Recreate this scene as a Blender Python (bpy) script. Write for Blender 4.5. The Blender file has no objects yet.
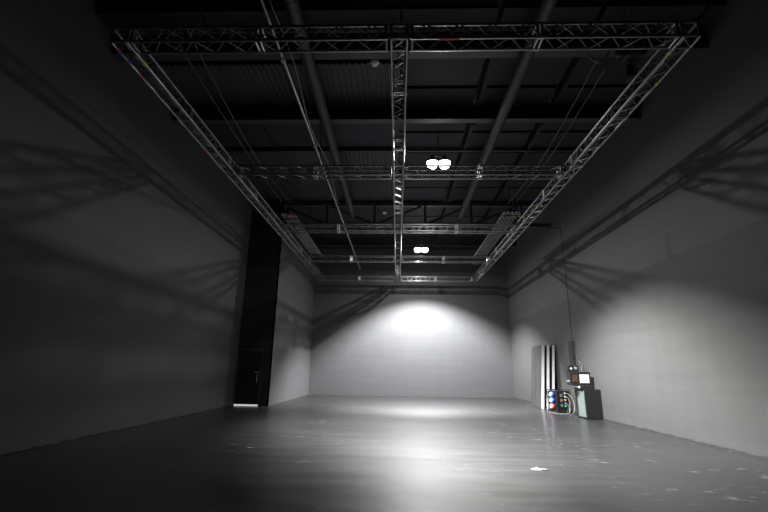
import bpy, bmesh, math, random
from mathutils import Vector, Matrix
random.seed(7)
sc = bpy.context.scene
COL = sc.collection
R = math.radians

# ------------------------------------------------------------------ materials
def mat(name, color, rough=.6, metal=0., spec=.5, noise=None, bump=None, emit=None, stretch=None):
    """noise=(scale, amount), bump=(scale, strength)"""
    m = bpy.data.materials.new(name); m.use_nodes = True
    nt = m.node_tree; b = nt.nodes['Principled BSDF']
    b.inputs['Base Color'].default_value = (*color, 1)
    b.inputs['Roughness'].default_value = rough
    b.inputs['Metallic'].default_value = metal
    b.inputs['Specular IOR Level'].default_value = spec
    if emit:
        b.inputs['Emission Color'].default_value = (*emit[0], 1)
        b.inputs['Emission Strength'].default_value = emit[1]
    if noise or bump:
        tc = nt.nodes.new('ShaderNodeTexCoord')
        mp = nt.nodes.new('ShaderNodeMapping')
        if stretch: mp.inputs['Scale'].default_value = stretch
        nt.links.new(tc.outputs['Object'], mp.inputs['Vector'])
    if noise:
        n = nt.nodes.new('ShaderNodeTexNoise'); n.inputs['Scale'].default_value = noise[0]
        n.inputs['Detail'].default_value = 5
        nt.links.new(mp.outputs['Vector'], n.inputs['Vector'])
        r = nt.nodes.new('ShaderNodeValToRGB'); k = noise[1]
        r.color_ramp.elements[0].position = .3; r.color_ramp.elements[1].position = .7
        r.color_ramp.elements[0].color = (*[c*(1-k) for c in color], 1)
        r.color_ramp.elements[1].color = (*[min(1, c*(1+k)) for c in color], 1)
        nt.links.new(n.outputs['Fac'], r.inputs['Fac'])
        nt.links.new(r.outputs['Color'], b.inputs['Base Color'])
    if bump:
        n2 = nt.nodes.new('ShaderNodeTexNoise'); n2.inputs['Scale'].default_value = bump[0]
        n2.inputs['Detail'].default_value = 4
        nt.links.new(mp.outputs['Vector'], n2.inputs['Vector'])
        bp = nt.nodes.new('ShaderNodeBump'); bp.inputs['Strength'].default_value = bump[1]
        bp.inputs['Distance'].default_value = .02
        nt.links.new(n2.outputs['Fac'], bp.inputs['Height'])
        nt.links.new(bp.outputs['Normal'], b.inputs['Normal'])
    return m

PAINT_Z = 4.03
def wall_mat(name, low, high, patch=None):
    """roller-painted block wall: darker coat up to PAINT_Z with a ragged edge, older lighter coat above"""
    m = bpy.data.materials.new(name); m.use_nodes = True
    nt = m.node_tree; N = nt.nodes; L = nt.links; b = N['Principled BSDF']
    b.inputs['Roughness'].default_value = .62
    b.inputs['Specular IOR Level'].default_value = .35
    tc = N.new('ShaderNodeTexCoord')
    sep = N.new('ShaderNodeSeparateXYZ'); L.new(tc.outputs['Object'], sep.inputs[0])
    rag = N.new('ShaderNodeTexNoise'); rag.inputs['Scale'].default_value = 2.2; rag.inputs['Detail'].default_value = 3
    L.new(tc.outputs['Object'], rag.inputs['Vector'])
    def math_(op, a, bb, clamp=False):
        n = N.new('ShaderNodeMath'); n.operation = op; n.use_clamp = clamp
        for i, v in enumerate((a, bb)):
            if isinstance(v, (int, float)): n.inputs[i].default_value = v
            else: L.new(v, n.inputs[i])
        return n.outputs[0]
    edge = math_('ADD', math_('MULTIPLY', math_('SUBTRACT', rag.outputs['Fac'], .5), .16), PAINT_Z)
    up = math_('MULTIPLY', math_('SUBTRACT', sep.outputs['Z'], edge), 30., True)
    if patch:   # a single roller stroke running up past the edge
        y0, y1, z1 = patch
        a = math_('MULTIPLY', math_('GREATER_THAN', sep.outputs['Y'], y0), math_('LESS_THAN', sep.outputs['Y'], y1))
        a = math_('MULTIPLY', a, math_('LESS_THAN', sep.outputs['Z'], z1))
        up = math_('MULTIPLY', up, math_('SUBTRACT', 1., math_('MULTIPLY', a, .8)))
    mp = N.new('ShaderNodeMapping'); mp.inputs['Scale'].default_value = (2.2, 2.2, .35)
    L.new(tc.outputs['Object'], mp.inputs['Vector'])
    n = N.new('ShaderNodeTexNoise'); n.inputs['Scale'].default_value = 1.6; n.inputs['Detail'].default_value = 6
    L.new(mp.outputs[0], n.inputs['Vector'])
    mx = N.new('ShaderNodeMix'); mx.data_type = 'RGBA'
    mx.inputs[6].default_value = (*low, 1); mx.inputs[7].default_value = (*high, 1)
    L.new(up, mx.inputs[0])
    # horizontal block courses, faint
    mp2 = N.new('ShaderNodeMapping'); mp2.inputs['Scale'].default_value = (.25, .25, 5.)
    L.new(tc.outputs['Object'], mp2.inputs['Vector'])
    n3 = N.new('ShaderNodeTexNoise'); n3.inputs['Scale'].default_value = 1.5; n3.inputs['Detail'].default_value = 2
    L.new(mp2.outputs[0], n3.inputs['Vector'])
    f = math_('ADD', math_('MULTIPLY', n.outputs['Fac'], .22), math_('MULTIPLY', n3.outputs['Fac'], .22))
    f = math_('ADD', f, .78)
    sc_ = N.new('ShaderNodeVectorMath'); sc_.operation = 'SCALE'
    L.new(mx.outputs[2], sc_.inputs[0]); L.new(f, sc_.inputs['Scale'])
    L.new(sc_.outputs[0], b.inputs['Base Color'])
    n2 = N.new('ShaderNodeTexNoise'); n2.inputs['Scale'].default_value = 26; L.new(tc.outputs['Object'], n2.inputs['Vector'])
    bp = N.new('ShaderNodeBump'); bp.inputs['Strength'].default_value = .12; bp.inputs['Distance'].default_value = .01
    L.new(n2.outputs['Fac'], bp.inputs['Height']); L.new(bp.outputs[0], b.inputs['Normal'])
    return m

def floor_mat():
    m = bpy.data.materials.new('black_floor_paint'); m.use_nodes = True
    nt = m.node_tree; N = nt.nodes; L = nt.links; b = N['Principled BSDF']
    tc = N.new('ShaderNodeTexCoord')
    n1 = N.new('ShaderNodeTexNoise'); n1.inputs['Scale'].default_value = .55; n1.inputs['Detail'].default_value = 6
    L.new(tc.outputs['Object'], n1.inputs['Vector'])
    r1 = N.new('ShaderNodeValToRGB')
    r1.color_ramp.elements[0].position = .3; r1.color_ramp.elements[0].color = (.006, .006, .0063, 1)
    r1.color_ramp.elements[1].position = .72; r1.color_ramp.elements[1].color = (.011, .011, .0114, 1)
    L.new(n1.outputs['Fac'], r1.inputs['Fac'])
    # pale scuffs: small flecks that gather in loose patches
    mp = N.new('ShaderNodeMapping'); mp.inputs['Scale'].default_value = (1., 2.1, 1.); mp.inputs['Rotation'].default_value = (0, 0, .5)
    L.new(tc.outputs['Object'], mp.inputs['Vector'])
    n2 = N.new('ShaderNodeTexNoise'); n2.inputs['Scale'].default_value = 4.2; n2.inputs['Detail'].default_value = 5
    n2.inputs['Roughness'].default_value = .62
    L.new(mp.outputs[0], n2.inputs['Vector'])
    n3 = N.new('ShaderNodeTexNoise'); n3.inputs['Scale'].default_value = .8; n3.inputs['Detail'].default_value = 2
    L.new(tc.outputs['Object'], n3.inputs['Vector'])
    ad = N.new('ShaderNodeMath'); ad.operation = 'MULTIPLY_ADD'; ad.inputs[1].default_value = .35
    L.new(n3.outputs['Fac'], ad.inputs[0]); L.new(n2.outputs['Fac'], ad.inputs[2])
    r2 = N.new('ShaderNodeValToRGB')
    r2.color_ramp.elements[0].position = .815; r2.color_ramp.elements[0].color = (0, 0, 0, 1)
    r2.color_ramp.elements[1].position = .89; r2.color_ramp.elements[1].color = (.62, .62, .62, 1)
    L.new(ad.outputs[0], r2.inputs['Fac'])
    mx = N.new('ShaderNodeMix'); mx.data_type = 'RGBA'; mx.inputs[7].default_value = (.20, .20, .204, 1)
    L.new(r2.outputs['Color'], mx.inputs[0]); L.new(r1.outputs['Color'], mx.inputs[6])
    L.new(mx.outputs[2], b.inputs['Base Color'])
    # roller laps running across: roughness and a soft swell
    mp2 = N.new('ShaderNodeMapping'); mp2.inputs['Scale'].default_value = (.5, 2.4, 1.)
    L.new(tc.outputs['Object'], mp2.inputs['Vector'])
    n4 = N.new('ShaderNodeTexNoise'); n4.inputs['Scale'].default_value = 1.3; n4.inputs['Detail'].default_value = 6
    L.new(mp2.outputs[0], n4.inputs['Vector'])
    mr = N.new('ShaderNodeMapRange'); mr.inputs[1].default_value = .3; mr.inputs[2].default_value = .7
    mr.inputs[3].default_value = .38; mr.inputs[4].default_value = .45
    L.new(n4.outputs['Fac'], mr.inputs[0]); L.new(mr.outputs[0], b.inputs['Roughness'])
    b.inputs['Specular IOR Level'].default_value = .8
    b.inputs['Coat Weight'].default_value = .20; b.inputs['Coat Roughness'].default_value = .15; b.inputs['Coat IOR'].default_value = 1.45
    n5 = N.new('ShaderNodeTexNoise'); n5.inputs['Scale'].default_value = 1.5; n5.inputs['Detail'].default_value = 4
    L.new(mp2.outputs[0], n5.inputs['Vector'])
    bp = N.new('ShaderNodeBump'); bp.inputs['Strength'].default_value = .03; bp.inputs['Distance'].default_value = .05
    L.new(n5.outputs['Fac'], bp.inputs['Height']); L.new(bp.outputs[0], b.inputs['Normal'])
    return m

M = dict(
    wall=wall_mat('grey_wall_paint', (.060, .060, .0612), (.074, .0735, .074)),
    wall_r=wall_mat('grey_wall_paint_patched', (.065, .0645, .0645), (.088, .087, .087), (9.68, 9.90, 4.62)),
    wall_b=wall_mat('grey_wall_paint_back', (.072, .0725, .074), (.072, .0725, .074)),
    black_wall=mat('black_wall_paint', (.010, .010, .011), .75, noise=(2., .25)),
    door=mat('black_door_paint', (.011, .011, .012), .45, noise=(3., .2)),
    floor=floor_mat(),
    seam=mat('dark_floor_joint', (.006, .006, .006), .9, noise=(20., .4)),
    deck=mat('black_deck', (.012, .012, .013), .7, noise=(1., .2)),
    panel=mat('black_ceiling_panel', (.0135, .0148, .019), .65, spec=.3, noise=(.8, .15)),
    corr=mat('black_corrugated_steel', (.029, .031, .035), .5, noise=(.8, .2)),
    beam=mat('black_steel_beam', (.026, .026, .029), .5, noise=(1.2, .2)),
    duct=mat('dark_duct_steel', (.030, .031, .034), .6, noise=(1.5, .15)),
    truss=mat('dark_truss_metal', (.25, .25, .256), .33, .85, noise=(4., .15)),
    truss_b=mat('dark_truss_brace', (.16, .16, .165), .42, .8),
    chrome=mat('bright_coupler_metal', (.42, .42, .43), .3, 1., noise=(8., .1)),
    pipe=mat('galvanised_pipe', (.30, .30, .31), .4, .7, noise=(5., .15)),
    cable=mat('black_cable', (.015, .015, .016), .55, noise=(9., .2)),
    gcable=mat('grey_cable', (.14, .14, .15), .5, noise=(9., .2)),
    wcable=mat('white_cable', (.20, .20, .20), .5, noise=(9., .1)),
    mesh=mat('pale_wire_mesh', (.40, .40, .40), .4, .5, noise=(7., .1)),
    blackplastic=mat('black_plastic', (.008, .008, .009), .42, noise=(7., .2)),
    case=mat('black_case_laminate', (.0045, .0048, .0052), .5, noise=(9., .25), bump=(60., .1)),
    alu=mat('case_aluminium_edge', (.28, .28, .29), .35, .9, noise=(8., .1)),
    teal=mat('lamplit_teal_side', (.12, .155, .146), .3, noise=(3., .35), stretch=(3., 3., .6)),
    white=mat('white_foam_face', (.80, .80, .79), .7, noise=(6., .06)),
    screen=mat('white_panel_face', (.45, .445, .435), .5, noise=(4., .04)),
    greyboard=mat('scuffed_grey_board', (.036, .036, .0355), .5, noise=(3., .25), stretch=(1., 1., .4)),
    darkboard=mat('black_board_face', (.010, .010, .0105), .6, noise=(3., .25)),
    plank=mat('dark_wood_board', (.012, .0115, .0105), .6, noise=(5., .3), stretch=(4., 4., .5)),
    woodedge=mat('pale_wood_edge', (.08, .075, .068), .6, noise=(6., .2)),
    blue=mat('blue_socket_plastic', (.03, .12, .50), .4, noise=(9., .1)),
    red=mat('red_plastic', (.55, .035, .03), .4, noise=(9., .1)),
    socketwhite=mat('white_socket_cap', (.36, .37, .39), .4, noise=(9., .05)),
    orange=mat('orange_plastic', (.62, .20, .03), .45, noise=(9., .1)),
    brownpanel=mat('brown_breaker_panel', (.045, .019, .010), .5, noise=(14., .4)),
    yellow=mat('yellow_tape', (.62, .55, .03), .5, noise=(9., .1)),
    lime=mat('lime_tape', (.40, .62, .04), .5, noise=(9., .1)),
    bluetape=mat('blue_tape', (.02, .09, .60), .5, noise=(9., .1)),
    redtape=mat('red_tape', (.50, .03, .03), .5, noise=(9., .1)),
    green=mat('green_socket_plastic', (.04, .35, .14), .4, noise=(9., .1)),
    label=mat('pale_label', (.70, .58, .52), .5, noise=(9., .1)),
    sill=mat('light_under_the_door', (.6, .6, .59), .45, .2, noise=(5., .1), emit=((1., .97, .93), .55)),
    steel=mat('brushed_steel', (.60, .60, .61), .3, .9, noise=(9., .1)),
    detector=mat('white_detector_plastic', (.88, .88, .87), .5, noise=(9., .03)),
    housing=mat('lamp_housing_grey', (.20, .20, .21), .45, .4, noise=(5., .1)),
    lamp=mat('lit_lamp_face', (.9, .9, .9), .5, emit=((.93, .97, 1.), 16.)),
)

# ------------------------------------------------------------------ mesh helpers
class MB:
    def __init__(s): s.bm = bmesh.new()
    def box(s, x0, x1, y0, y1, z0, z1, bevel=0., rot=None):
        r = bmesh.ops.create_cube(s.bm, size=1)
        vs = r['verts']
        for v in vs:
            v.co = Vector(((x0+x1)/2 + v.co.x*(x1-x0), (y0+y1)/2 + v.co.y*(y1-y0), (z0+z1)/2 + v.co.z*(z1-z0)))
        if bevel:
            es = list({e for v in vs for e in v.link_edges})
            rr = bmesh.ops.bevel(s.bm, geom=es, offset=bevel, segments=2, affect='EDGES', profile=.6)
            vs = list({v for f in rr['faces'] for v in f.verts} | {v for v in vs if v.is_valid})
        if rot is not None:
            for v in vs: v.co = rot @ v.co
        return s
    def tube(s, p, q, r, n=8, r2=None):
        p, q = Vector(p), Vector(q); d = q-p; L = d.length
        if L < 1e-6: return s
        mtx = Matrix.Translation((p+q)/2) @ d.to_track_quat('Z', 'Y').to_matrix().to_4x4()
        bmesh.ops.create_cone(s.bm, cap_ends=True, segments=n, radius1=r, radius2=r if r2 is None else r2, depth=L, matrix=mtx)
        return s
    def path(s, pts, r, n=6):
        """one continuous tube along a polyline"""
        pts = [Vector(p) for p in pts]; rings = []
        ref = Vector((.3, .2, 1)).normalized()
        for i, p in enumerate(pts):
            t = (pts[min(i+1, len(pts)-1)] - pts[max(i-1, 0)]).normalized()
            a = ref - t*ref.dot(t)
            if a.length < .05: a = Vector((1, 0, 0)) - t*t.x
            a.normalize(); b = t.cross(a); ref = a
            rings.append([s.bm.verts.new(p + (a*math.cos(2*math.pi*k/n) + b*math.sin(2*math.pi*k/n))*r) for k in range(n)])
        for A, B in zip(rings, rings[1:]):
            for k in range(n): s.bm.faces.new((A[k], A[(k+1) % n], B[(k+1) % n], B[k]))
        s.bm.faces.new(rings[0][::-1]); s.bm.faces.new(rings[-1])
        return s
    def lathe(s, c, prof, n=24, axis='Z'):
        """prof: [(r, h)] around c"""
        c = Vector(c); rings = []
        for r, h in prof:
            ring = []
            for k in range(n):
                a = 2*math.pi*k/n
                v = Vector((r*math.cos(a), r*math.sin(a), h))
                if axis == 'Y': v = Vector((v.x, v.z, v.y))
                if axis == 'X': v = Vector((v.z, v.x, v.y))
                ring.append(s.bm.verts.new(c+v))
            rings.append(ring)
        for A, B in zip(rings, rings[1:]):
            for k in range(n): s.bm.faces.new((A[k], A[(k+1) % n], B[(k+1) % n], B[k]))
        s.bm.faces.new(rings[0][::-1]); s.bm.faces.new(rings[-1])
        return s
    def quad(s, *pts):
        s.bm.faces.new([s.bm.verts.new(Vector(p)) for p in pts]); return s
    def xf(s, mtx):
        bmesh.ops.transform(s.bm, matrix=mtx, verts=s.bm.verts); return s
    def build(s, name, material, parent=None, smooth=False, **props):
        bmesh.ops.recalc_face_normals(s.bm, faces=s.bm.faces)
        me = bpy.data.meshes.new(name); s.bm.to_mesh(me); s.bm.free()
        if smooth:
            for p in me.polygons: p.use_smooth = True
            try: me.set_sharp_from_angle(angle=R(40))
            except Exception: pass
        me.materials.append(material)
        o = bpy.data.objects.new(name, me); COL.objects.link(o)
        if parent is not None:
            o.parent = parent
            o.matrix_parent_inverse = Matrix.Translation(parent.location).inverted() if parent.type == 'EMPTY' else Matrix()
        for k, v in props.items(): o[k] = v
        return o

def tag(o, label, cat, group=None):
    o['label'] = label; o['category'] = cat
    if group: o['group'] = group
    return o
def thing(name, loc, label, cat, group=None):
    o = bpy.data.objects.new(name, None); COL.objects.link(o); o.location = loc
    o.empty_display_size = .1
    return tag(o, label, cat, group)
def struct(o, label=None):
    o['kind'] = 'structure'
    if label: o['label'] = label
    return o
def copy_thing(src, dloc, label, mats=None):
    """copy of a thing, its parts and sub-parts"""
    new = src.copy(); COL.objects.link(new); new.location = src.location + Vector(dloc); new['label'] = label
    for ch in src.children:
        c = ch.copy(); COL.objects.link(c); c.parent = new
        for g in ch.children:
            d = g.copy(); COL.objects.link(d); d.parent = c
    return new

# ------------------------------------------------------------------ room
XL, XR, XB = -6.21, 6.39, -4.90          # walls, inner face of the projecting block
DB, D, Y0 = 16.72, 24.4, -3.0            # front of block, far wall, wall behind the camera
ZC, ZD = 8.35, 8.62                      # underside of ceiling panels, deck above
T = .25

struct(MB().box(XL-T, XR+T, Y0-T, D+T, -.3, 0).build('floor', M['floor']), 'glossy black painted studio floor with pale scuffs')
struct(MB().box(XL-T, XL, Y0-T, D+T, 0, ZD).build('wall_left', M['wall']), 'long grey painted side wall beside the door')
struct(MB().box(XR, XR+T, Y0-T, D+T, 0, ZD).build('wall_right', M['wall_r']), 'long grey painted side wall behind the leaning boards')
struct(MB().box(XL, XR, D, D+T, 0, ZD).build('wall_back', M['wall_b']), 'grey end wall lit by a bright pool of light')
struct(MB().box(XL, XR, Y0-T, Y0, 0, ZD).build('wall_front', M['wall']), 'grey wall behind the viewer')

# projecting block at the far end of the left wall: black front with a door opening, grey flank
dx0, dx1, dz1 = -6.195, -5.22, 2.08
fw = MB()
fw.box(XL, dx0, DB, DB+.2, 0, dz1).box(dx1, XB, DB, DB+.2, 0, dz1).box(XL, XB, DB, DB+.2, dz1, ZD)
struct(fw.build('wall_recess', M['black_wall']), 'black painted wall face around the door')
struct(MB().box(XB-.2, XB, DB+.2, D, 0, ZD).box(XB-.004, XB, DB+.0, DB+.2, 0, ZD).build('wall_side', M['wall_b']), 'grey flank of the projecting block beside the door')

# door
door = bpy.data.objects.new('door_1', None); COL.objects.link(door); door.location = ((dx0+dx1)/2, DB, 0)
struct(door, 'black flush door in the black recess wall'); 
MB().box(dx0+.03, dx1-.03, DB+.015, DB+.06, .03, dz1-.03, .004).build('door_leaf', M['door'], door)
fr = MB(); fr.box(dx0, dx0+.03, DB-.012, DB+.1, 0, dz1).box(dx1-.03, dx1, DB-.012, DB+.1, 0, dz1).box(dx0+.03, dx1-.03, DB-.012, DB+.1, dz1-.03, dz1)
fr.build('door_frame', mat('door_frame_metal', (.10, .10, .104), .35, .3, noise=(5., .2)), door)
MB().box(dx0+.03, dx1-.03, DB-.02, DB+.02, .001, .055, .004).build('threshold', M['sill'], door, label='bright strip of light under the door')
h = MB(); h.tube((dx1-.14, DB-.05, .86), (dx1-.14, DB-.05, 1.16), .014, 10)
h.tube((dx1-.14, DB-.05, .9), (dx1-.14, DB+.015, .9), .010).tube((dx1-.14, DB-.05, 1.12), (dx1-.14, DB+.015, 1.12), .010)
h.build('pull_handle', M['steel'], door, True)
MB().box(dx1-.26, dx1-.06, DB-.035, DB+.014, 1.205, 1.25, .008).build('lever_handle', M['steel'], door)

# uneven dark joint where the floor paint stops short of the walls
def joint(name, pts, nrm):
    m = MB(); bm = m.bm; prev = None
    p0, p1 = Vector(pts[0]), Vector(pts[1]); n = int((p1-p0).length/.12)
    for i in range(n+1):
        p = p0.lerp(p1, i/n); w = .018 + random.random()*.03; hgt = .012 + random.random()*.028
        q = [p + Vector(nrm)*w, p + Vector(nrm)*w*.6 + Vector((0, 0, hgt*.5)), p + Vector((0, 0, hgt))]
        ring = [bm.verts.new(v) for v in q]
        if prev:
            for k in range(2): bm.faces.new((prev[k], ring[k], ring[k+1], prev[k+1]))
        prev = ring
    o = m.build(name, M['seam']); return struct(o)
joint('trim_1', ((XR, Y0, .001), (XR, D, .001)), (-1, 0, 0))
joint('trim_2', ((XL, Y0, .001), (XL, DB, .001)), (1, 0, 0))

# ------------------------------------------------------------------ ceiling
ceil = struct(MB().box(XL-T, XR+T, Y0-T, D+T, ZD, ZD+.2).build('ceiling', M['deck']), 'black ceiling deck')
def flat(x0, x1, y0, y1):
    MB().box(x0, x1, y0, y1, ZC, ZC+.10, .006).build('ceiling_panel', M['panel'], ceil)
def corrugated(x0, x1, y0, y1):
    m = MB(); bm = m.bm; pitch = .145; x = x0; prof = []
    while x < x1:
        prof += [(x, 0), (x+pitch*.36, 0), (x+pitch*.5, .05), (x+pitch*.86, .05)]; x += pitch
    rows = [[bm.verts.new((px, y, ZC+.02+pz)) for px, pz in prof] for y in (y0, y1)]
    for k in range(len(prof)-1): bm.faces.new((rows[0][k], rows[0][k+1], rows[1][k+1], rows[1][k]))
    m.build('corrugated_sheet', M['corr'], ceil)
for y0, y1 in ((8.48, 10.05), (12.5, 14.6), (14.7, 16.9)): corrugated(-6.2, .02, y0, y1)
for y0, y1 in ((6.88, 7.40), (10.62, 12.25), (17.2, 19.6), (19.7, 22.), (22.1, 24.38)):
    for x0, x1 in ((-6.2, -4.06), (-4.02, -2.02), (-1.98, .02)): flat(x0, x1, y0, y1)
for y0, y1 in ((6.88, 7.40), (7.9, 9.24), (9.36, 10.02), (10.84, 11.34), (11.46, 12.56), (12.68, 14.0), (14.1, 15.4), (15.5, 16.8),
               (17.2, 18.6), (18.7, 20.1), (20.2, 21.8), (21.9, 23.2), (23.3, 24.38)):
    for x0, x1 in ((.06, 1.98), (2.08, 3.99), (4.09, 6.0), (6.1, 6.38)): flat(x0, x1, y0, y1)
for x in (2.09, 4.10):
    for y0, y1 in ((8.0, 10.0), (10.9, 16.8), (17.2, 24.3)):
        MB().box(x, x+.11, y0, y1, ZC-.07, ZC-.001).build('joist', M['panel'], ceil)

def ibeam(y, zb, zt, fl=.22, label=None):
    m = MB(); m.box(XL+.002, XR-.002, y-fl/2, y+fl/2, zb, zb+.025).box(XL+.002, XR-.002, y-fl/2, y+fl/2, zt-.025, zt).box(XL+.002, XR-.002, y-.012, y+.012, zb+.025, zt-.025)
    return struct(m.build('ceiling_beam', M['beam']), label)
ibeam(7.62, 7.90, ZC+.02, .24, 'black steel beam across the ceiling above the first truss')
ibeam(10.12, 7.90, ZC+.02, .20, 'black steel beam across the ceiling before the lamp')
ibeam(4.3, 7.86, ZC+.02, .24, 'black steel beam across the ceiling overhead')
ibeam(22.05, 7.90, ZC+.02, .20, 'black steel beam across the ceiling close to the end wall')
struct(MB().box(XL+.002, XR-.002, 12.33, 12.41, ZC-.12, ZC+.03).build('ceiling_beam', M['beam']), 'shallow black purlin across the ceiling')
# lattice girder
gir = bpy.data.objects.new('ceiling_girder', None); COL.objects.link(gir); gir.location = (0, 17., 7.3); struct(gir, 'black lattice roof girder with slanting braces')
gy = 17.0
MB().box(XL+.01, XR-.01, gy-.09, gy+.09, 8.18, 8.33).build('top_chord', M['beam'], gir)
MB().box(XL+.01, XR-.01, gy-.09, gy+.09, 7.26, 7.40).build('bottom_chord', M['beam'], gir)
xs = [-5.1, -3.05, -1.0, 1.05+.1, 3.1, 5.2]
for x in xs: MB().box(x-.05, x+.05, gy-.05, gy+.05, 7.40, 8.18).build('post', M['beam'], gir)
for a, b in zip(xs, xs[1:]):
    lo, hi = (b-.15, a+.15) if (a+b)/2 < -.2 else (a+.15, b-.15)
    MB().tube((lo, gy, 7.42), (hi, gy, 8.17), .055, 6).build('brace', M['beam'], gir)

# ducts
for x, y1, lab in ((-1.93, 16.85, 'dark round duct running along the ceiling on the corrugated side'), (2.65, 16.85, 'dark round duct running along the ceiling beneath the flat panels')):
    t = thing('air_duct', (x, 8., 7.58), lab, 'duct', 'round ceiling ducts')
    MB().tube((x, 1.2, 7.72), (x, y1, 7.72), .13, 24).build('duct_tube', M['duct'], t, True)
    for y in (3., 6., 9., 12., 15.):
        MB().lathe((x, y, 7.72), [(.131, -.025), (.137, -.02), (.137, .02), (.131, .025)], 24, 'Y').build('joint_band', M['duct'], t, True)
    for y in (4.3, 10.12):
        MB().tube((x, y, 7.845), (x, y, 7.90 if y > 5 else 7.87), .012, 6).build('hanger', M['beam'], t)

# galvanised lighting bar
t = thing('lighting_bar', (-2.06, 12, 6.66), 'thin bright metal bar hung lengthways between the trusses and the ceiling', 'pipe')
MB().tube((-2.06, 2.5, 6.70), (-2.06, 22.6, 6.70), .024, 12).build('bar_tube', M['pipe'], t, True)
for y in (4.3, 7.7, 10.12, 17., 22.05):
    MB().tube((-2.06, y, 6.72), (-2.13, y, 7.90 if y != 17. else 7.27), .007, 6).build('hanger_rod', M['cable'], t)
for y in (6.3, 9.3, 12.4, 12.9, 18.4):
    MB().box(-2.10, -2.02, y-.05, y+.05, 6.655, 6.745, .01).build('clamp', M['pipe'], t)
m = MB(); m.path([(-1.98+.05*math.sin(y*1.3), y, 6.86-.10*math.sin(y*.9)**2) for y in [5+.4*k for k in range(22)]], .010)
tag(m.build('power_cable', M['gcable'], smooth=True), 'grey cable looping loosely alongside the bright lighting bar', 'cable')

# ------------------------------------------------------------------ trusses
ZB, S = 6.19, .24
RC, RB = .024, .011
def truss(p0, p1, label, joints=(), posts=()):
    """square box truss along x or y; p0 is the low corner chord start, p1 its end"""
    p0, p1 = Vector(p0), Vector(p1); ax = (p1-p0).normalized(); L = (p1-p0).length
    side = Vector((0, 1, 0)) if abs(ax.x) > .5 else Vector((1, 0, 0)); up = Vector((0, 0, 1))
    root = thing('lighting_truss', tuple((p0+p1)/2 + side*S/2), label, 'truss', 'truss grid under the ceiling')
    cor = [(0, 0), (1, 0), (1, 1), (0, 1)]
    off = [side*S*a + up*S*b for a, b in cor]
    for o in off: MB().tube(p0+o, p1+o, RC, 10).build('chord', M['truss'], root, True)
    n = max(2, int(round(L/.245))); n += n % 2
    for k in range(4):
        a, b = off[k], off[(k+1) % 4]; m = MB()
        for i in range(n):
            s0, s1 = L*i/n + .012, L*(i+1)/n - .012
            A, B = (a, b) if (i+k//2) % 2 == 0 else (b, a)
            m.tube(p0+ax*s0+A, p0+ax*s1+B, RB, 6)
        m.build('lacing', M['truss_b'], root)
    for s in joints:
        m = MB()
        for o in off: m.tube(p0+ax*(s-.05)+o, p0+ax*(s+.05)+o, RC*1.35, 10)
        for k in range(4): m.tube(p0+ax*(s-.035)+off[k], p0+ax*(s-.035)+off[(k+1) % 4], RC*.8, 8).tube(p0+ax*(s+.035)+off[k], p0+ax*(s+.035)+off[(k+1) % 4], RC*.8, 8)
        m.build('coupler', M['chrome'] if len(joints) < 3 else M['pipe'], root, True)
    for s in posts:
        m = MB()
        for k in range(4): m.tube(p0+ax*s+off[k], p0+ax*s+off[(k+1) % 4], RC*.95, 8)
        m.build('end_frame', M['truss'], root, True)
    return root
def tape(root, p, size, m, axis):
    """band wrapped around a chord"""
    p = Vector(p); a = Vector((1, 0, 0)) if axis == 'x' else Vector((0, 1, 0))
    MB().tube(p-a*size/2, p+a*size/2, RC+.006, 10).build('marker_tape', M[m], root, True, label=m.replace('tape', '')+' tape band')

XI, XO = 4.17, 4.41
ys = [5.275, 9.834, 14.344, 18.69, 23.06]
y_end = ys[-1]+S
words = ['front', 'second', 'third', 'fourth', 'end']
descr = {
    0: ('nearest cross truss, {} half with the coloured tape and bright lacing', ),
}
TR = {}
side_l = truss((-XO, ys[0], ZB), (-XO, y_end, ZB), 'long box truss running lengthways beside the door wall', [2.1+2*k for k in range(8)], [0, S, ys[1]-ys[0], ys[2]-ys[0], ys[3]-ys[0], y_end-ys[0]-.02])
side_r = truss((XI, ys[0], ZB), (XI, y_end, ZB), 'long box truss running lengthways beside the wall with the leaning boards', [2.1+2*k for k in range(8)], [0, S, ys[1]-ys[0], ys[2]-ys[0], ys[3]-ys[0], y_end-ys[0]-.02])
mid = truss((-S/2, ys[0], ZB), (-S/2, y_end, ZB), 'long box truss running lengthways down the middle of the grid', [1.3+2*k for k in range(8)], [0, S, ys[1]-ys[0], ys[2]-ys[0], ys[3]-ys[0], y_end-ys[0]-.02])
where = ['first cross truss, overhead nearest the viewer', 'second cross truss, just below the nearer lamp', 'third cross truss, level with the chain hoists', 'fourth cross truss, just behind the farther lamp', 'last cross truss, in front of the end wall']
for i, y in enumerate(ys):
    gapx = .045
    w = 1.98
    a = truss((-XI+gapx, y, ZB), (-S/2-gapx, y, ZB), where[i]+', half towards the door wall', [1.98] if i else [1.98], [.03, XI-S/2-2*gapx-.03])
    b = truss((S/2+gapx, y, ZB), (XI-gapx, y, ZB), where[i]+', half towards the leaning boards', [1.93], [.03, XI-S/2-2*gapx-.03])
    TR[i] = (a, b)
tape(mid, (-.0+.02, ys[0], ZB), .05, 'lime', 'x') if False else None
tape(TR[0][1], (.75, ys[0], ZB), .30, 'redtape', 'x')
MB().box(-.03, .03, ys[0]-.034, ys[0]-.022, ZB-.03, ZB+.05, .003).build('marker_tag', M['lime'], mid, label='lime green tag')
tape(TR[0][0], (-3.35, ys[0], ZB+S), .06, 'orange', 'x')
for y, m, x in ((5.42, 'redtape', -XO), (5.50, 'bluetape', -XO+.02), (5.72, 'bluetape', -XO), (6.05, 'redtape', -XO), (5.75, 'yellow', -XI), (8.6, 'redtape', -XO), (9.7, 'redtape', -XO)):
    tape(side_l, (-XO if x < -4.3 else -XI, y, ZB), .07, m, 'y')
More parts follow.
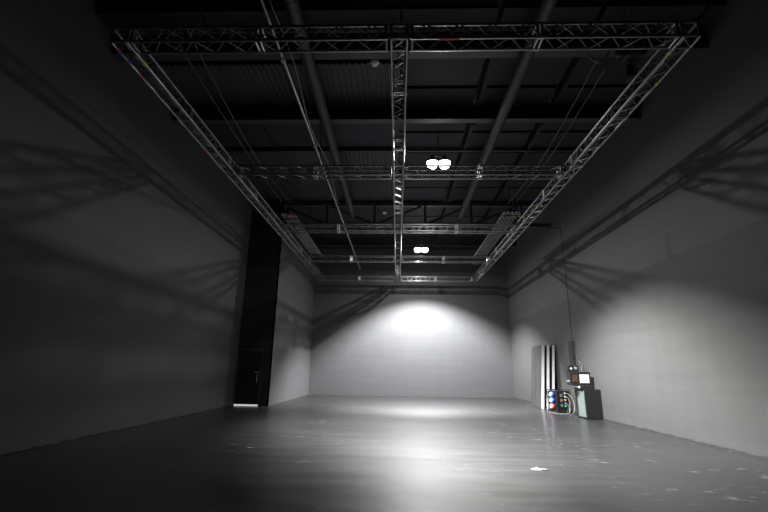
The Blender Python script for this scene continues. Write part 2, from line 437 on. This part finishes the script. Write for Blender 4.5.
for y, m, x in ((5.62, 'yellow', XI), (6.35, 'yellow', XO), (12.0, 'yellow', XI), (12.4, 'yellow', XO)):
    tape(side_r, (x, y, ZB), .06, m, 'y')

# ------------------------------------------------------------------ hoists, cables on the grid
def hoist(x, y, z, ztop, label, tagm, lbl):
    t = thing('chain_hoist', (x, y, z-.3), label, 'hoist', 'chain hoists over the side trusses')
    MB().box(x-.17, x+.17, y-.11, y+.11, z-.16, z+.16, .04).build('gear_body', M['blackplastic'], t, True)
    m = MB(); m.tube((x-.17, y, z), (x-.24, y, z), .105, 18).tube((x-.24, y, z), (x-.27, y, z), .105, 18, .06)
    m.build('motor_housing', M['blackplastic'], t, True)
    MB().tube((x+.17, y, z), (x+.24, y, z), .09, 18).build('end_cap', M[tagm], t, True, label=tagm.replace('tape', '')+' end cap')
    MB().box(x-.10, x+.10, y-.118, y-.111, z-.14, z-.03).build('label_plate', M[lbl], t, label='pale label plate')
    hk = MB(); hk.path([(x, y, z+.16), (x, y, z+.24)]+[(x+.05*math.sin(a), y, z+.29-.05*math.cos(a)) for a in [k*.5 for k in range(11)]], .012, 8)
    hk.build('hook', M['steel'], t, True)
    c = MB()
    def links(z0, z1, cx, cy):
        k = 0; zz = z0
        while zz < z1:
            ring = [(cx+(.012*math.cos(a) if k % 2 else 0), cy+(0 if k % 2 else .012*math.cos(a)), zz+.022*math.sin(a)) for a in [i*math.pi/4 for i in range(9)]]
            c.path(ring, .005, 4); zz += .036; k += 1
    links(z+.33, ztop, x, y); c.build('chain', M['gcable'], t)
    c2 = MB(); c2.tube((x, y, ZB+S+.07), (x, y, z-.16), .010, 8); c2.build('load_chain', M['gcable'], t)
    sl = MB(); sl.path([(x-.125, y, ZB+S+.038)]+[(x-.125+.25*k/6, y, ZB+S+.04+.03*math.sin(k*math.pi/6)) for k in range(1, 6)]+[(x+.125, y, ZB+S+.038)], .012, 6)
    sl.build('sling', M['cable'], t, True)
    bag = MB(); bag.lathe((x+.06, y+.20, z-.30), [(.03, -.14), (.09, -.12), (.10, 0), (.085, .14), (.06, .16)], 14); bag.build('chain_bag', M['cable'], t, True)
    return t
hoist(4.29, 14.95, 7.05, 8.34, 'black chain hoist with a yellow end over the truss by the leaning boards', 'yellow', 'label')
hoist(-4.29, 14.95, 7.05, 8.34, 'black chain hoist with a red end over the truss on the door side', 'redtape', 'label')
hoist(4.29, 6.70, 7.14, 8.34, 'black chain hoist nearest the viewer, beside a hanging loop of cable', 'blackplastic', 'gcable')
m = MB(); m.path([(3.55+.45*k/14, 6.85, 7.32-.28*math.sin(math.pi*(k/14)**.8)) for k in range(15)], .014)
tag(m.build('hanging_cable', M['wcable'], smooth=True), 'pale cable sagging in a loop beside the nearest chain hoist', 'cable')
for x, y0, y1, sag, lab in ((3.92, 7.2, 14.7, .28, 'thin control cable above the leaning board side truss, inner of two'), (4.20, 7.5, 14.6, .15, 'thin control cable above the leaning board side truss, outer of two'),
                            (-3.88, 6.2, 14.7, .35, 'thin control cable above the door side truss, inner of two'), (-4.22, 6.4, 14.6, .12, 'thin control cable above the door side truss, outer of two')):
    m = MB(); m.path([(x+.12*(k/20)*(1 if x > 0 else -1), y0+(y1-y0)*k/20, 7.38-sag*math.sin(math.pi*k/20)+.012*math.sin(k*2.1)) for k in range(21)], .009)
    tag(m.build('hanging_cable', M['gcable'], smooth=True), lab, 'cable', 'control cables over the side trusses')

# cable bundle lying inside each side truss
for x, lab in ((-4.29, 'black cable bundle lying in the truss beside the door wall'), (4.29, 'black cable bundle lying in the truss beside the leaning boards')):
    m = MB(); m.path([(x+.03*math.sin(k*1.7), 5.6+.35*k, ZB+.042+.012*math.sin(k*2.3)) for k in range(50)], .018)
    tag(m.build('cable_bundle', M['cable'], smooth=True), lab, 'cable')

# pale wire mesh trays above the side trusses
def tray(x0, x1, y0, y1, z, label):
    t = thing('wire_tray', ((x0+x1)/2, (y0+y1)/2, z), label, 'cable tray', 'pale mesh trays beside the side trusses')
    m = MB(); st = .30; K = 2.1
    n = int((y1-y0+K*(x1-x0))/st)+1
    for k in range(n):
        for sgn in (1, -1):
            # diagonal wire clipped to the tray
            c = y0 - K*(x1-x0) + k*st if sgn > 0 else y0 + k*st
            pts = []
            for u in (0, 1):
                x = x0 + (x1-x0)*u; y = c + K*sgn*(x-x0); pts.append((x, y))
            (xa, ya), (xb, yb) = pts
            def clip(xa, ya, xb, yb):
                for lim, keep in ((y0, 1), (y1, -1)):
                    ia, ib = (ya-lim)*keep >= 0, (yb-lim)*keep >= 0
                    if not ia and not ib: return None
                    if ia != ib:
                        f = (lim-ya)/(yb-ya); xi, yi = xa+(xb-xa)*f, lim
                        if ia: xb, yb = xi, yi
                        else: xa, ya = xi, yi
                return xa, ya, xb, yb
            r = clip(xa, ya, xb, yb)
            if r: m.tube((r[0], r[1], z), (r[2], r[3], z), .013, 5)
    m.build('wire_mesh', M['mesh'], t)
    for x in (x0, x1): MB().tube((x, y0, z+.02), (x, y1, z+.02), .012, 6).build('side_rail', M['gcable'], t)
    for y in (y0+.3, y1-.3):
        MB().box(x0-.02, x1+.02, y-.02, y+.02, z-.045, z-.015).build('cross_bar', M['beam'], t)
        for x in (x0, x1): MB().tube((x, y, z), (x, y, ZC+.02), .006, 6).build('hanger_rod', M['cable'], t)
    return t
tray(3.58, 4.12, 13.5, 19.3, 6.60, 'pale wire mesh tray next to the truss by the leaning boards')
tray(-4.10, -3.62, 13.9, 19.4, 6.60, 'pale wire mesh tray next to the truss on the door side')
for x, lab in ((-4.0, 'small black splitter box hung at the end of the door side mesh tray'), (3.75, 'small black splitter box hung at the end of the mesh tray by the boards')):
    t = thing('splitter_box', (x, 19.7, 6.3), lab, 'box')
    MB().box(x-.14, x+.14, 19.6, 19.8, 6.32, 6.50, .015).build('box_body', M['blackplastic'], t)
    for k in (-1, 1): MB().lathe((x+.07*k, 19.6, 6.38), [(.025, -.02), (.025, 0)], 10, 'Y').build('socket', M['socketwhite'], t, label='white socket')
    MB().tube((x, 19.7, 6.50), (x, 19.7, ZC+.02), .006, 6).build('hanger_rod', M['cable'], t)

# ------------------------------------------------------------------ lamps
XLAMP, ZLAMP = 1.18, 7.33
def lamp(y, label):
    x = XLAMP
    t = thing('pendant_lamp', (x, y, ZLAMP), label, 'lamp', 'lit twin lamps under the ceiling')
    for s in (-1, 1):
        cx = x + s*.18
        b = MB(); b.lathe((cx, y, ZLAMP), [(.165, .012), (.175, .0), (.175, .05), (.12, .11), (.075, .13), (.06, .20)], 28)
        hb = b.build('lamp_head', M['housing'], t, True)
        MB().lathe((cx, y, ZLAMP), [(.03, -.185), (.085, -.175), (.13, -.14), (.158, -.07), (.166, .006)], 28).build('bloom_bowl', M['lamp'], hb, True, label='glowing white lamp bowl, deepened to imitate bloom')  # bowl made deep so its shape stands in for the bloom
    MB().box(x-.24, x+.24, y-.03, y+.03, ZLAMP+.20, ZLAMP+.24, .006).build('bracket', M['housing'], t)
    MB().tube((x, y, ZLAMP+.24), (x, y, ZD-.001 if y < 12 else ZC-.001), .012, 8).build('stem', M['beam'], t)
    return t
LAMPS = [  # y, the two heads (tilt along the room, half angle of the beam, edge softness, power, colour), sideways tilt
    (11.40, ((8.9, 48.8, .52, 10100., (.985, .99, 1.)), (-.6, 48.8, .52, 10100., (1., .985, .955))), 8.7, 'lit twin lamp hanging just above the second cross truss'),
    (20.62, ((-40., 46., .50, 620., (.985, .99, 1.)), (9.8, 56.8, .46, 15200., (.985, .99, 1.))), 0., 'lit twin lamp hanging farther back, closest to the end wall')]  # weak forward beam is added to brighten the floor highlight
SPILL = 270.
COLR = (.985, .99, 1.)
for y, heads, roll, lab in LAMPS:
    lamp(y, lab)
    for s, (tilt, half, soft, power, colour) in zip((-1, 1), heads):
        ld = bpy.data.lights.new('lamp_beam', 'SPOT'); ld.energy = power; ld.color = colour
        ld.spot_size = R(2*half); ld.spot_blend = soft; ld.shadow_soft_size = .035 if power > 5000 else .20
        lo = bpy.data.objects.new('lamp_beam', ld); COL.objects.link(lo)
        lo.location = (XLAMP+s*.18, y, ZLAMP-(.24 if power > 5000 else .42)); lo.rotation_euler = (R(tilt), R(-roll), 0)
    ld = bpy.data.lights.new('lamp_spill', 'AREA'); ld.shape = 'DISK'; ld.size = .17; ld.energy = SPILL*(1.35 if y > 15 else .8); ld.color = COLR
    lo = bpy.data.objects.new('lamp_spill', ld); COL.objects.link(lo); lo.location = (XLAMP, y, ZLAMP-.24)

# smoke detectors
for x, y, lab in ((-.57, 8.40, 'round white smoke detector on the corrugated ceiling before the first beam'), (-.62, 18.2, 'round white smoke detector on the ceiling beyond the roof girder'), (3.6, 23.0, 'round white smoke detector on the ceiling above the end truss')):
    zt = ZC if y > 10 else ZC
    t = thing('smoke_detector', (x, y, zt), lab, 'smoke detector', 'ceiling smoke detectors')
    MB().lathe((x, y, zt-.002), [(.085, 0), (.085, -.03), (.075, -.045), (.05, -.06), (.045, -.07)][::-1], 24).build('detector_body', M['detector'], t, True)
    MB().lathe((x, y, zt), [(.10, -.012), (.10, .03)], 24).build('base_plate', M['detector'], t, True)

# ------------------------------------------------------------------ boards leaning on the right wall
def board(xb, y0, y1, hgt, th, lean, face, edge, name, label, cat='board', group='tall boards leaning on the wall'):
    """upright board whose broad faces look into the room; near edge faces the viewer"""
    t = thing(name, (xb, (y0+y1)/2, 0), label, cat, group)
    mtx = Matrix.Translation((xb, 0, 0)) @ Matrix.Rotation(lean, 4, 'Y')
    dz = .002 + (th*math.sin(lean))
    MB().box(0, th, y0, y1, 0, hgt, .004).xf(mtx).xf(Matrix.Translation((0, 0, dz))).build('board_core', M[edge], t)
    MB().box(-.008, -.001, y0+.004, y1-.004, .004, hgt-.004).xf(mtx).xf(Matrix.Translation((0, 0, dz))).build('front_face', M[face], t)
    MB().box(th+.001, th+.008, y0+.004, y1-.004, .02, hgt-.004).xf(mtx).xf(Matrix.Translation((0, 0, dz))).build('back_face', M['darkboard'], t)
    return t
LEAN = R(4.9)
board(5.66, 17.75, 19.05, 2.46, .115, LEAN, 'greyboard', 'white', 'foam_board', 'tall white edged board with a scuffed grey face, front of the leaning stack')
board(5.855, 17.70, 19.0, 2.46, .105, LEAN, 'darkboard', 'white', 'foam_board', 'tall white edged board in the middle of the leaning stack')
board(6.05, 17.65, 18.95, 2.46, .095, LEAN, 'darkboard', 'white', 'foam_board', 'tall white edged board closest to the wall in the leaning stack')

# narrow dark board fixed on the wall over the equipment
t = thing('wall_board', (6.36, 16.0, 1.62), 'narrow dark upright board on the wall above the stacked equipment', 'board')
MB().box(6.31, 6.385, 15.80, 16.20, 1.55, 2.50, .004).build('board_face', M['plank'], t)
MB().box(6.315, 6.385, 16.202, 16.29, 1.55, 2.50, .003).build('side_batten', M['woodedge'], t, label='pale side batten')

# ------------------------------------------------------------------ stacked equipment
# big black case on the floor
cx0, cx1, cy0, cy1, ch = 5.89, 6.375, 14.12, 14.85, .89
t = thing('flight_case', ((cx0+cx1)/2, (cy0+cy1)/2, 0), 'big black case on the floor with lamplight painted pale teal on its side, under the stacked boxes', 'case')
MB().box(cx0, cx1, cy0, cy1, .02, ch, .008).build('case_body', M['case'], t)
MB().box(cx0-.010, cx0-.001, cy0+.04, cy1-.14, .05, ch-.05, .002).build('lamplit_side', M['teal'], t, label='pale teal lamplight painted on the case side')  # lamplight on the black case side, put into a pale colour
e = MB()
for x in (cx0, cx1):
    for y in (cy0, cy1): e.tube((x, y, .03), (x, y, ch-.01), .011, 6)
e.build('edge_trim', M['alu'] if False else M['case'], t)
for x in (cx0+.05, cx1-.05):
    for y in (cy0+.06, cy1-.06): MB().lathe((x, y, .001), [(.025, 0), (.025, .02)], 12).build('foot', M['blackplastic'], t)

# slim box on the case
t = thing('slim_box', (6.08, 14.6, ch), 'slim black box lying on the big black case', 'box')
MB().box(5.82, 6.25, 14.2, 14.75, ch+.002, ch+.11, .008).build('box_body', M['blackplastic'], t)
MB().box(5.795, 5.819, 14.24, 14.36, ch+.03, ch+.09, .004).build('corner_plug', M['socketwhite'], t, label='white plug')
# control box with the white panel
t = thing('control_box', (6.0, 14.57, ch+.112), 'black electrical control box with a bright white panel, in the middle of the stack', 'box')
bx0, bx1, by0, bz0, bz1 = 5.60, 6.25, 14.42, ch+.112, ch+.53
MB().box(bx0, bx1, by0, 14.72, bz0, bz1, .012).build('box_body', M['blackplastic'], t)
MB().box(bx0+.30, bx0+.60, by0-.012, by0-.001, bz0+.07, bz1-.08, .004).build('white_panel', M['screen'], t, label='white panel')
MB().box(bx0+.07, bx0+.24, by0-.012, by0-.001, bz0+.10, bz1-.10, .004).build('breaker_panel', M['brownpanel'], t, label='brown breaker panel')
for k in range(3): MB().lathe((bx0-.001, by0+.07+.08*k, bz0+.12), [(.035, -.02), (.035, 0)], 12, 'X').build('socket', M['gcable'], t)
# small top box
t = thing('small_box', (5.78, 14.8, bz1), 'small black box with a white socket, topmost of the stack', 'box')
MB().box(5.58, 5.92, 14.46, 14.70, bz1+.002, bz1+.20, .010).build('box_body', M['blackplastic'], t)
MB().lathe((5.67, 14.46, bz1+.10), [(.032, -.016), (.034, 0)], 14, 'Y').build('socket', M['socketwhite'], t, label='white socket')
MB().lathe((5.82, 14.46, bz1+.11), [(.045, -.012), (.050, 0)], 14, 'Y').build('dial', M['gcable'], t)

# power distribution box
px, py, rz = 5.91, 16.45, R(28)
t = thing('power_distributor', (px, py, 0), 'black power distribution box with blue and red sockets, standing on the floor', 'power box')
rot = Matrix.Translation((px, py, 0)) @ Matrix.Rotation(rz, 4, 'Z')
w_, d_, h_ = .32, .21, .74
MB().box(-w_, w_, -d_, d_, .06, h_, .014).xf(rot).build('cabinet', M['blackplastic'], t)
fr = MB()
for x in (-w_-.012, w_+.012):
    for y in (-d_-.012, d_+.012): fr.tube((x, y, .0), (x, y, h_+.04), .012, 8)
for z in (.04, h_+.04):
    for y in (-d_-.012, d_+.012): fr.tube((-w_-.012, y, z), (w_+.012, y, z), .012, 8)
    for x in (-w_-.012, w_+.012): fr.tube((x, -d_-.012, z), (x, d_+.012, z), .012, 8)
fr.xf(rot).build('tube_frame', M['blackplastic'], t, True)
for z, c in ((.62, 'blue'), (.42, 'blue'), (.22, 'red')):
    b = MB(); b.lathe((-w_, -.02, z), [(.085, -.10), (.095, -.09), (.095, -.03), (.07, 0)], 16, 'X'); s_ = b.xf(rot).build('large_socket', M[c], t, True, label=c+' socket')
    MB().lathe((-w_-.10, -.02, z), [(.066, -.03), (.07, -.004)], 16, 'X').xf(rot).build('cap', M['socketwhite'], s_, True, label='white cap')
for z, c in ((.66, 'socketwhite'), (.54, 'socketwhite'), (.43, 'orange'), (.32, 'blue'), (.22, 'green')):
    MB().lathe((.07, -d_, z), [(.033, -.035), (.036, 0)], 12, 'Y').xf(rot).build('outlet', M[c], t, True)
for k in range(3): MB().box(-.17, -.05, -d_-.008, -d_-.001, .20+.17*k, .30+.17*k, .003).xf(rot).build('breaker_cover', M['gcable'], t)

# loose cables
def loose(name, pts, r, m, label):
    P = [Vector(p) for p in pts]; out = []
    for i in range(len(P)-1):
        p0, p1, p2, p3 = P[max(i-1, 0)], P[i], P[i+1], P[min(i+2, len(P)-1)]
        for k in range(6):
            u = k/6; out.append(.5*((2*p1)+(p2-p0)*u+(2*p0-5*p1+4*p2-p3)*u*u+(3*p1-p0-3*p2+p3)*u**3))
    out.append(P[-1]); mb = MB(); mb.path(out, r, 6)
    return tag(mb.build(name, M[m], smooth=True), label, 'cable')
o1 = rot @ Vector((.07, -d_-.035, .66)); o2 = rot @ Vector((.07, -d_-.035, .54)); o3 = rot @ Vector((.07, -d_-.035, .32))
loose('power_cable', [o1, o1+Vector((.06, -.12, -.02)), (6.18, 15.82, .42), (6.10, 15.62, .12), (5.95, 15.5, .014), (5.70, 15.3, .014), (5.72, 14.9, .40), (5.70, 14.5, .90), (5.76, 14.30, ch+.06)], 0.008, 'wcable', 'white cable looping from the power box up to the slim black box')
loose('power_cable', [o2, o2+Vector((.05, -.14, -.06)), (6.05, 15.85, .25), (5.95, 15.68, .03), (5.80, 15.62, .013), (5.62, 15.5, .013)], 0.008, 'wcable', 'white cable dropping from the power box onto the floor')
loose('power_cable', [o3, o3+Vector((.04, -.12, -.10)), (5.98, 15.80, .03), (5.70, 15.75, .012), (5.52, 15.9, .012), (5.45, 16.2, .012)], .010, 'gcable', 'grey cable lying curved on the floor before the power box')
zt_ = bz1+.20
loose('supply_cable', [(4.47, 15.0, 6.64), (5.2, 15.3, 6.70), (6.15, 15.72, 6.78), (6.30, 15.78, 6.66), (6.31, 15.76, 5.), (6.30, 15.70, 3.), (6.27, 15.6, 2.2), (6.18, 15.2, 1.90), (5.98, 14.75, zt_+.05), (5.84, 14.58, zt_+.012)], .012, 'cable', 'black cable hanging down the wall to the stacked boxes')
loose('signal_cable', [(6.29, 15.6, 2.05), (6.22, 15.2, 1.90), (6.10, 14.9, 1.80), (6.14, 14.70, 1.66), (6.06, 14.57, bz1+.10), (6.08, 14.55, bz1+.010)], .006, 'gcable', 'short grey cable curling into the top of the control box')

# white scrap of tape on the floor
SX, SY = 2.12, 6.95
m = MB(); bm = m.bm
pts = [(-.13, -.03), (-.02, -.05), (.03, -.02), (.12, -.03), (.10, .02), (.02, .03), (.01, .09), (-.05, .05), (-.12, .03)]
lo_ = [bm.verts.new((SX+x, SY+y*2, .001)) for x, y in pts]; hi_ = [bm.verts.new((SX+x, SY+y*2, .006+.004*math.sin(9*x))) for x, y in pts]
bm.faces.new(lo_[::-1]); bm.faces.new(hi_)
for k in range(len(pts)): bm.faces.new((lo_[k], lo_[(k+1) % len(pts)], hi_[(k+1) % len(pts)], hi_[k]))
tag(m.build('tape_scrap', mat('grey_white_tape', (.15, .15, .15), .6, noise=(20., .2))), 'torn white scrap of tape lying on the black floor', 'tape')

# ------------------------------------------------------------------ world, camera, view
w = bpy.data.worlds.new('World'); sc.world = w; w.use_nodes = True
w.node_tree.nodes['Background'].inputs[0].default_value = (0, 0, 0, 1)

f, th, ps, ro = 422.9, R(15.03), R(1.944), R(.853)
fwd = Vector((-math.sin(ps)*math.cos(th), math.cos(ps)*math.cos(th), math.sin(th)))
r0 = Vector((math.cos(ps), math.sin(ps), 0)); u0 = r0.cross(fwd)
r1 = r0*math.cos(ro) + u0*math.sin(ro); u1 = -r0*math.sin(ro) + u0*math.cos(ro)
cd = bpy.data.cameras.new('camera'); cam = bpy.data.objects.new('camera', cd); COL.objects.link(cam)
cd.sensor_width = 36; cd.lens = 36*f/768; cd.clip_end = 200; cd.clip_start = .05
mw = Matrix((r1, u1, -fwd)).transposed().to_4x4(); mw.translation = Vector((0, 0, 1.4)); cam.matrix_world = mw
sc.camera = cam
sc.view_settings.view_transform = 'Standard'; sc.view_settings.look = 'None'
sc.view_settings.gamma = 1; sc.view_settings.use_curve_mapping = False
sc.view_settings.exposure = 0.
